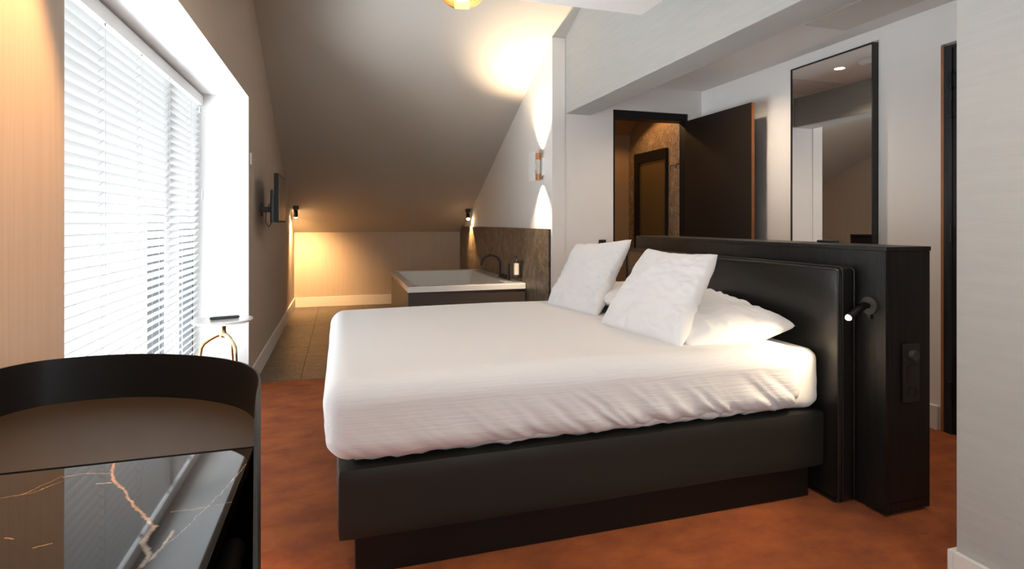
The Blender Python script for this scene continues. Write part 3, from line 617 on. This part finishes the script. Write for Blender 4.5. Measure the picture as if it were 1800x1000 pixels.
# ---------------------------------------------------------------- bed
def rbox(x0, x1, y0, y1, z0, z1, r, seg=(30, 24, 8), disp=None):
    """rounded box as a grid; disp(co, normal) -> displaced co"""
    b = bmesh.new(); sx, sy, sz = seg; cache = {}
    def vt(i, j, k):
        key = (i, j, k)
        if key not in cache:
            p = Vector((x0 + (x1 - x0) * i / sx, y0 + (y1 - y0) * j / sy, z0 + (z1 - z0) * k / sz))
            q = Vector((min(max(p.x, x0 + r), x1 - r), min(max(p.y, y0 + r), y1 - r), min(max(p.z, z0 + r), z1 - r)))
            d = p - q; nrm = d.normalized() if d.length > 1e-9 else Vector((0, 0, 1)); co = q + nrm * r
            if disp: co = disp(co, nrm)
            cache[key] = b.verts.new(co)
        return cache[key]
    for i in range(sx):
        for j in range(sy):
            b.faces.new((vt(i, j, 0), vt(i, j + 1, 0), vt(i + 1, j + 1, 0), vt(i + 1, j, 0))); b.faces.new((vt(i, j, sz), vt(i + 1, j, sz), vt(i + 1, j + 1, sz), vt(i, j + 1, sz)))
    for i in range(sx):
        for k in range(sz):
            b.faces.new((vt(i, 0, k), vt(i + 1, 0, k), vt(i + 1, 0, k + 1), vt(i, 0, k + 1))); b.faces.new((vt(i, sy, k), vt(i, sy, k + 1), vt(i + 1, sy, k + 1), vt(i + 1, sy, k)))
    for j in range(sy):
        for k in range(sz):
            b.faces.new((vt(0, j, k), vt(0, j, k + 1), vt(0, j + 1, k + 1), vt(0, j + 1, k))); b.faces.new((vt(sx, j, k), vt(sx, j + 1, k), vt(sx, j + 1, k + 1), vt(sx, j, k + 1)))
    m_ = MB(); m_.add(b); return m_
bed = thing('bed', (1.0, 2.75, 0), 'double box-spring bed with black leather base and headboard in the room centre', 'bed')
rbox(-0.01, 2.018, 1.93, 3.56, 0.14, 0.383, 0.018, (44, 30, 8), lambda c, n_: c + n_ * 0.004 * noise.noise(c * 3.0)).build('base', M['leather_base'], bed, smooth=True)
box('plinth', M['plinth'], 0.05, 1.968, 1.975, 3.51, 0.0, 0.142, parent=bed)
hbp = rbox(2.022, 2.112, 1.865, 3.72, 0.004, 1.006, 0.022, (6, 40, 24), lambda c, n_: c + n_ * (0.004 * noise.noise(Vector((c.x * 2, c.y * 3, c.z * 3))))).build('headboard', M['leather'], bed, smooth=True)
def rect_loop(x, y0, y1, z0, z1, r=0.02, n=5):
    return [(x, a[0], a[1]) for a in [(p[0], p[1]) for p in rrect(y0, y1, z0, z1, r, 0, n)]]
MB().tube(rect_loop(2.024, 1.870, 3.715, 0.01, 1.000), 0.0055, 8, closed=True).build('piping', M['leather'], hbp, smooth=True)
MB().tube(rect_loop(2.108, 1.868, 3.717, 0.01, 1.004), 0.0045, 8, closed=True).build('piping', M['leather'], hbp, smooth=True)
MB().tube(rect_loop(2.040, 1.863, 3.722, 0.01, 1.009), 0.0035, 8, closed=True).build('piping', M['leather'], hbp, smooth=True)

def sheet_disp(c, n_):
    k = max(0.0, 1 - (c.z - 0.38) / 0.20)
    return c + n_ * (0.010 * noise.noise(Vector((c.x * 14, c.y * 6, c.z * 5))) * k + 0.008 * noise.noise(Vector((c.x * 30 + c.z * 20, c.y * 9, c.z * 9))) * k)
tag(rbox(0.02, 2.012, 1.945, 3.545, 0.386, 0.648, 0.05, (70, 40, 14), sheet_disp).build('mattress', M['sheet'], smooth=True), 'thick mattress in a white fitted sheet on the bed base', 'mattress')
def duvet_disp(c, n_):
    low = max(0.0, min(1.0, (0.60 - c.z) / 0.16)); o = 0.0
    # diagonal pull creases along the tucked lower sides
    if n_.z < 0.8:
        u = c.x if abs(n_.y) > abs(n_.x) else c.y
        dens = 0.35 + 0.65 * min(1, max(0, (c.x - 0.3) / 0.7)) if abs(n_.y) > abs(n_.x) else 0.4
        a = noise.noise(Vector((u * 17 + (c.z - 0.4) * 22, (c.z) * 4.0, 1.7))); a2 = noise.noise(Vector((u * 34 + (c.z - 0.4) * 40, c.z * 6, 5.1)))
        o += dens * low * (0.008 * (1 - abs(a) * 2.4) + 0.004 * a2) - 0.010 * low
        o += 0.010 * noise.noise(Vector((u * 2.2, c.z * 5, 3))) * low
    o += 0.006 * noise.noise(Vector((c.x * 2.1, c.y * 2.3, 9)))
    q = c + n_ * o
    # soft rounded foot corner and slight crown on the top
    if c.z > 0.5: q.z += 0.008 * math.sin(PI * min(1, max(0, (c.x + 0.05) / 1.95))) 
    # wavy hem at the bottom
    if c.z < 0.42 and abs(n_.y) > 0.3: q.z += 0.006 * noise.noise(Vector((c.x * 6, 2, 2)))
    return q
dv = rbox(-0.055, 1.90, 1.905, 3.59, 0.392, 0.672, 0.085, (190, 90, 44), duvet_disp).build('duvet', M['duvet'], smooth=True, angle=180)
tag(dv, 'large white finely ribbed duvet tucked over the mattress', 'duvet')

def pillow(name, cs, th, label, group, seed=0, thick_bias=0.5, n=64, pull=0.045):
    """cs: four corners (lower-left, lower-right, upper-right, upper-left)"""
    A, B, Cc, D = [Vector(c) for c in cs]; nrm = ((B - A).cross(D - A)).normalized(); V = []; F = []
    def base(u, v):
        u2 = u * (1 - pull * (1 - v ** 2) * math.cos(v * 3.0) * abs(u) ** 1.5); v2 = v * (1 - (0.12 if v > 0 else 0.0) * (1 - u ** 2) ** 1.2 * abs(v) ** 1.5)
        s, t = (u2 + 1) / 2, (v2 + 1) / 2
        return A * (1 - s) * (1 - t) + B * s * (1 - t) + Cc * s * t + D * (1 - s) * t
    for side in (1, -1):
        for i in range(n + 1):
            for j in range(n + 1):
                u, v = -1 + 2 * i / n, -1 + 2 * j / n
                e = max(0.0, (1 - u * u) * (1 - v * v)); h = th * 2 * e ** 0.36
                ef = max(0, 1 - e) ** 2
                p = base(u, v); q = Vector((u * 2.2 + seed, v * 2.2, side * 3))
                wr = 0.014 * noise.noise(q * 1.2) * min(1, e * 4) + 0.007 * noise.noise(Vector((u * 5 + v * 3 + seed, v * 9 - u * 2, side))) * min(1, e * 5) * (0.5 + 1.2 * max(0, u))
                rad = math.atan2(v, u); rr_ = math.hypot(u, v)
                wr += 0.010 * (1 - abs(noise.noise(Vector((rad * 5 + seed, rr_ * 1.3, side)))) * 3) * ef * min(1, e * 6)
                V.append(p + nrm * side * (h * thick_bias * 2 * 0.5 + wr if e > 0 else 0))
    N1 = (n + 1) ** 2
    def ix(s, i, j): return s * N1 + i * (n + 1) + j
    for i in range(n):
        for j in range(n):
            F.append((ix(0, i, j), ix(0, i + 1, j), ix(0, i + 1, j + 1), ix(0, i, j + 1))); F.append((ix(1, i, j), ix(1, i, j + 1), ix(1, i + 1, j + 1), ix(1, i + 1, j)))
    b = bmesh.new(); vs_ = [b.verts.new(v) for v in V]
    for f in F: b.faces.new([vs_[k] for k in f])
    bmesh.ops.remove_doubles(b, verts=b.verts, dist=1e-5)
    m_ = MB(); m_.add(b); o = m_.build(name, M['pillow'], smooth=True, angle=180)
    return tag(o, label, 'pillow', group)
pillow('pillow', [(1.42, 2.06, 0.672), (1.96, 2.035, 0.735), (1.97, 2.72, 0.80), (1.44, 2.72, 0.76)], 0.085, 'white pillow lying flat by the headboard, its tip pointing to the reading lamp', 'bed pillows', 3)
pillow('pillow', [(1.44, 2.80, 0.76), (1.97, 2.80, 0.78), (1.97, 3.46, 0.76), (1.46, 3.46, 0.74)], 0.06, 'white pillow lying flat by the headboard, behind the farther upright pillow', 'bed pillows', 8)
pillow('pillow', [(1.285, 2.63, 0.672), (1.375, 2.06, 0.665), (1.69, 2.225, 1.050), (1.615, 2.715, 1.058)], 0.068, 'white square pillow leaning upright, the nearer and larger looking one', 'bed pillows', 1)
pillow('pillow', [(1.275, 3.38, 0.672), (1.375, 2.86, 0.668), (1.72, 3.09, 1.095), (1.62, 3.70, 1.045)], 0.062, 'white square pillow leaning upright, the farther one beside the bath', 'bed pillows', 5)

# ---------------------------------------------------------------- side table and remote
st = thing('side_table', (-0.715, 3.95, 0), 'small round white marble side table on brass legs by the blind', 'table')
tx, ty, tz = -0.715, 3.95, 0.585
MB().lathe([(0, tz - 0.018), (0.165, tz - 0.018), (0.176, tz - 0.012), (0.178, tz - 0.004), (0.174, tz), (0, tz)], (tx, ty, 0), 56).build('table_top', M['marble_white'], st, smooth=True)
MB().lathe([(0, 0), (0.030, 0), (0.021, -0.012), (0.019, -0.055), (0.024, -0.085), (0.016, -0.098), (0, -0.10)], (tx, ty, tz - 0.018), 24).build('stem', M['brass'], st, smooth=True)
for a in (195, 315, 75):
    a = math.radians(a); dx, dy = math.cos(a), math.sin(a); z0 = tz - 0.095
    P = [(0.0, z0), (0.035, z0 - 0.006), (0.075, z0 - 0.028), (0.105, z0 - 0.050), (0.120, z0 - 0.075), (0.126, z0 - 0.12), (0.135, 0.25), (0.150, 0.0)]
    MB().tube([(tx + dx * r, ty + dy * r, z) for r, z in P], [0.013, 0.012, 0.011, 0.011, 0.0115, 0.0105, 0.009, 0.007], 12).build('leg', M['brass'], st, smooth=True)
rc = MB(); b = bmesh.new(); bmesh.ops.create_cube(b, size=1)
for v in b.verts: v.co = Vector((v.co.x * 0.172, v.co.y * 0.040, v.co.z * 0.018))
bmesh.ops.bevel(b, geom=list(b.edges), offset=0.006, segments=3, affect='EDGES')
bmesh.ops.transform(b, matrix=Matrix.Translation((-0.705, 3.955, tz + 0.0095)) @ Matrix.Rotation(math.radians(14), 4, 'Z'), verts=b.verts); rc.add(b)
tag(rc.build('remote_control', M['black_plastic'], smooth=True), 'black remote control lying on the round side table', 'remote')

# ---------------------------------------------------------------- cabinet with curved metal surround (front left)
cb = thing('cabinet', (-0.36, 0.85, 0), 'black cabinet with veined black marble top and curved raised metal surround at the front left', 'cabinet')
ZB, ZR = 0.85, 0.936
plan = [(-0.600, 0.42), (-0.602, 0.80), (-0.603, 1.10), (-0.601, 1.19), (-0.590, 1.245), (-0.555, 1.285), (-0.515, 1.300), (-0.474, 1.306), (-0.430, 1.306), (-0.390, 1.300), (-0.350, 1.288), (-0.310, 1.270), (-0.270, 1.248), (-0.235, 1.222), (-0.200, 1.190), (-0.172, 1.155), (-0.150, 1.112), (-0.134, 1.065), (-0.125, 1.01), (-0.1215, 0.95), (-0.113, 0.871), (-0.093, 0.713), (-0.060, 0.465)]
def smooth_poly(P, it=2):
    for _ in range(it):
        Q = [P[0]]
        for a, b_ in zip(P, P[1:]): Q += [(a[0] * .75 + b_[0] * .25, a[1] * .75 + b_[1] * .25), (a[0] * .25 + b_[0] * .75, a[1] * .25 + b_[1] * .75)]
        P = Q + [P[-1]]
    return P
SP = smooth_poly(plan); th = 0.0035
def offset(P, d):
    out = []
    for i, p in enumerate(P):
        a = Vector(P[max(i - 1, 0)]); c = Vector(P[min(i + 1, len(P) - 1)]); t = (c - a).normalized(); nn = Vector((t.y, -t.x)); out.append((p[0] + nn.x * d, p[1] + nn.y * d))
    return out
IN = offset(SP, th); V = []; F = []
nS = len(SP)
for z in (0.06, ZR):
    for P in (SP, IN): V += [(x, y, z) for x, y in P]
for i in range(nS - 1):
    F.append((i, i + 1, 2 * nS + i + 1, 2 * nS + i)); F.append((nS + i, 3 * nS + i, 3 * nS + i + 1, nS + i + 1)); F.append((2 * nS + i, 2 * nS + i + 1, 3 * nS + i + 1, 3 * nS + i)); F.append((i, nS + i, nS + i + 1, i + 1))
F.append((0, 2 * nS, 3 * nS, nS)); F.append((nS - 1, 2 * nS - 1, 4 * nS - 1, 3 * nS - 1))
o = mesh_obj('metal_surround', V, F, M['black_matte'], cb, smooth=True); o.data.set_sharp_from_angle(angle=math.radians(40))
M['shelf'] = mat('speckled_black_powder_coat', (0.011, 0.010, 0.009), 0.36, bump=((900, 900, 900), 0.6, 0.001), spec=0.5)
inn = offset(SP, th + 0.0005)
shelf = [p for p in inn if p[1] >= 0.957]
shelf = [(shelf[0][0], 0.957)] + shelf + [(shelf[-1][0], 0.957)]
MB().prism(shelf, 'z', ZB - 0.02, ZB).build('rear_tray', M['shelf'], cb)
MB().box(-0.595, -0.129, 0.30, 0.951, ZB - 0.02, ZB + 0.0, 0.0015).build('marble_top', M['marble_dark'], cb, smooth=True)
MB().box(-0.59, -0.168, 0.42, 0.95, 0.07, ZB - 0.024).build('carcass', M['black_matte'], cb)
MB().prism([p for p in offset(SP, th + 0.001)], 'z', 0.065, 0.075).build('base_plate', M['black_matte'], cb)
MB().box(-0.55, -0.20, 0.5, 1.1, 0.0, 0.065).build('foot', M['black_matte'], cb)
m_ = MB(); m_.tube([(-0.136, 0.44, 0.745), (-0.138, 0.70, 0.748), (-0.141, 0.855, 0.747), (-0.1415, 0.872, 0.744)], [0.017, 0.0165, 0.016, 0.010], 16)
m_.build('grip', M['grey_rubber'], cb, smooth=True)
MB().box(-0.58, -0.15, 0.402, 0.42, 0.09, ZB - 0.03, 0.002).build('cabinet_door', M['black_matte'], cb, smooth=True)

# ---------------------------------------------------------------- pendant globe and ceiling spot over the cabinet
pd = thing('pendant_lamp', (0.50, 2.36, 2.352), 'amber glass globe lamp at the top edge under the lowered ceiling', 'lamp')
g = Vector((0.497, 2.35, 2.226))
MB().sphere(g, 0.112, 40, 24).sphere(g, 0.109, 40, 24).build('glass_globe', M['glass_amber'], pd, smooth=True)
MB().cyl((g.x, g.y, 2.30), (g.x, g.y, 2.352), 0.045, seg=28).build('ceiling_rose', M['brass'], pd, smooth=True)
MB().sphere((g.x, g.y, 2.215), 0.028, 20, 14).cyl((g.x, g.y, 2.23), (g.x, g.y, 2.30), 0.014, seg=16).build('bulb', M['bulb_glow'], pd, smooth=True)
s3 = thing('spotlight', (-0.43, 1.25, 2.352), 'black ceiling spotlight above the cabinet, beaming down the left wall', 'spotlight')
MB().cyl((-0.43, 1.25, 2.352), (-0.43, 1.25, 2.30), 0.034, seg=28).cyl((-0.43, 1.25, 2.30), (-0.43, 1.25, 2.22), 0.026, seg=28).build('lamp_head', M['black'], s3, smooth=True)
MB().cyl((-0.43, 1.25, 2.2195), (-0.43, 1.25, 2.217), 0.021, seg=24).build('lens', M['lamp_glow'], s3)
spot('cabinet_spot', (-0.43, 1.25, 2.21), (-0.10, 0.0, -1), 130, 56, (1, 0.50, 0.19), 0.5, 0.02)
spot('room_downlight', (1.05, 0.6, 2.34), (0.05, 0.12, -1), 20, 120, (1, 0.80, 0.58), 0.7, 0.04)
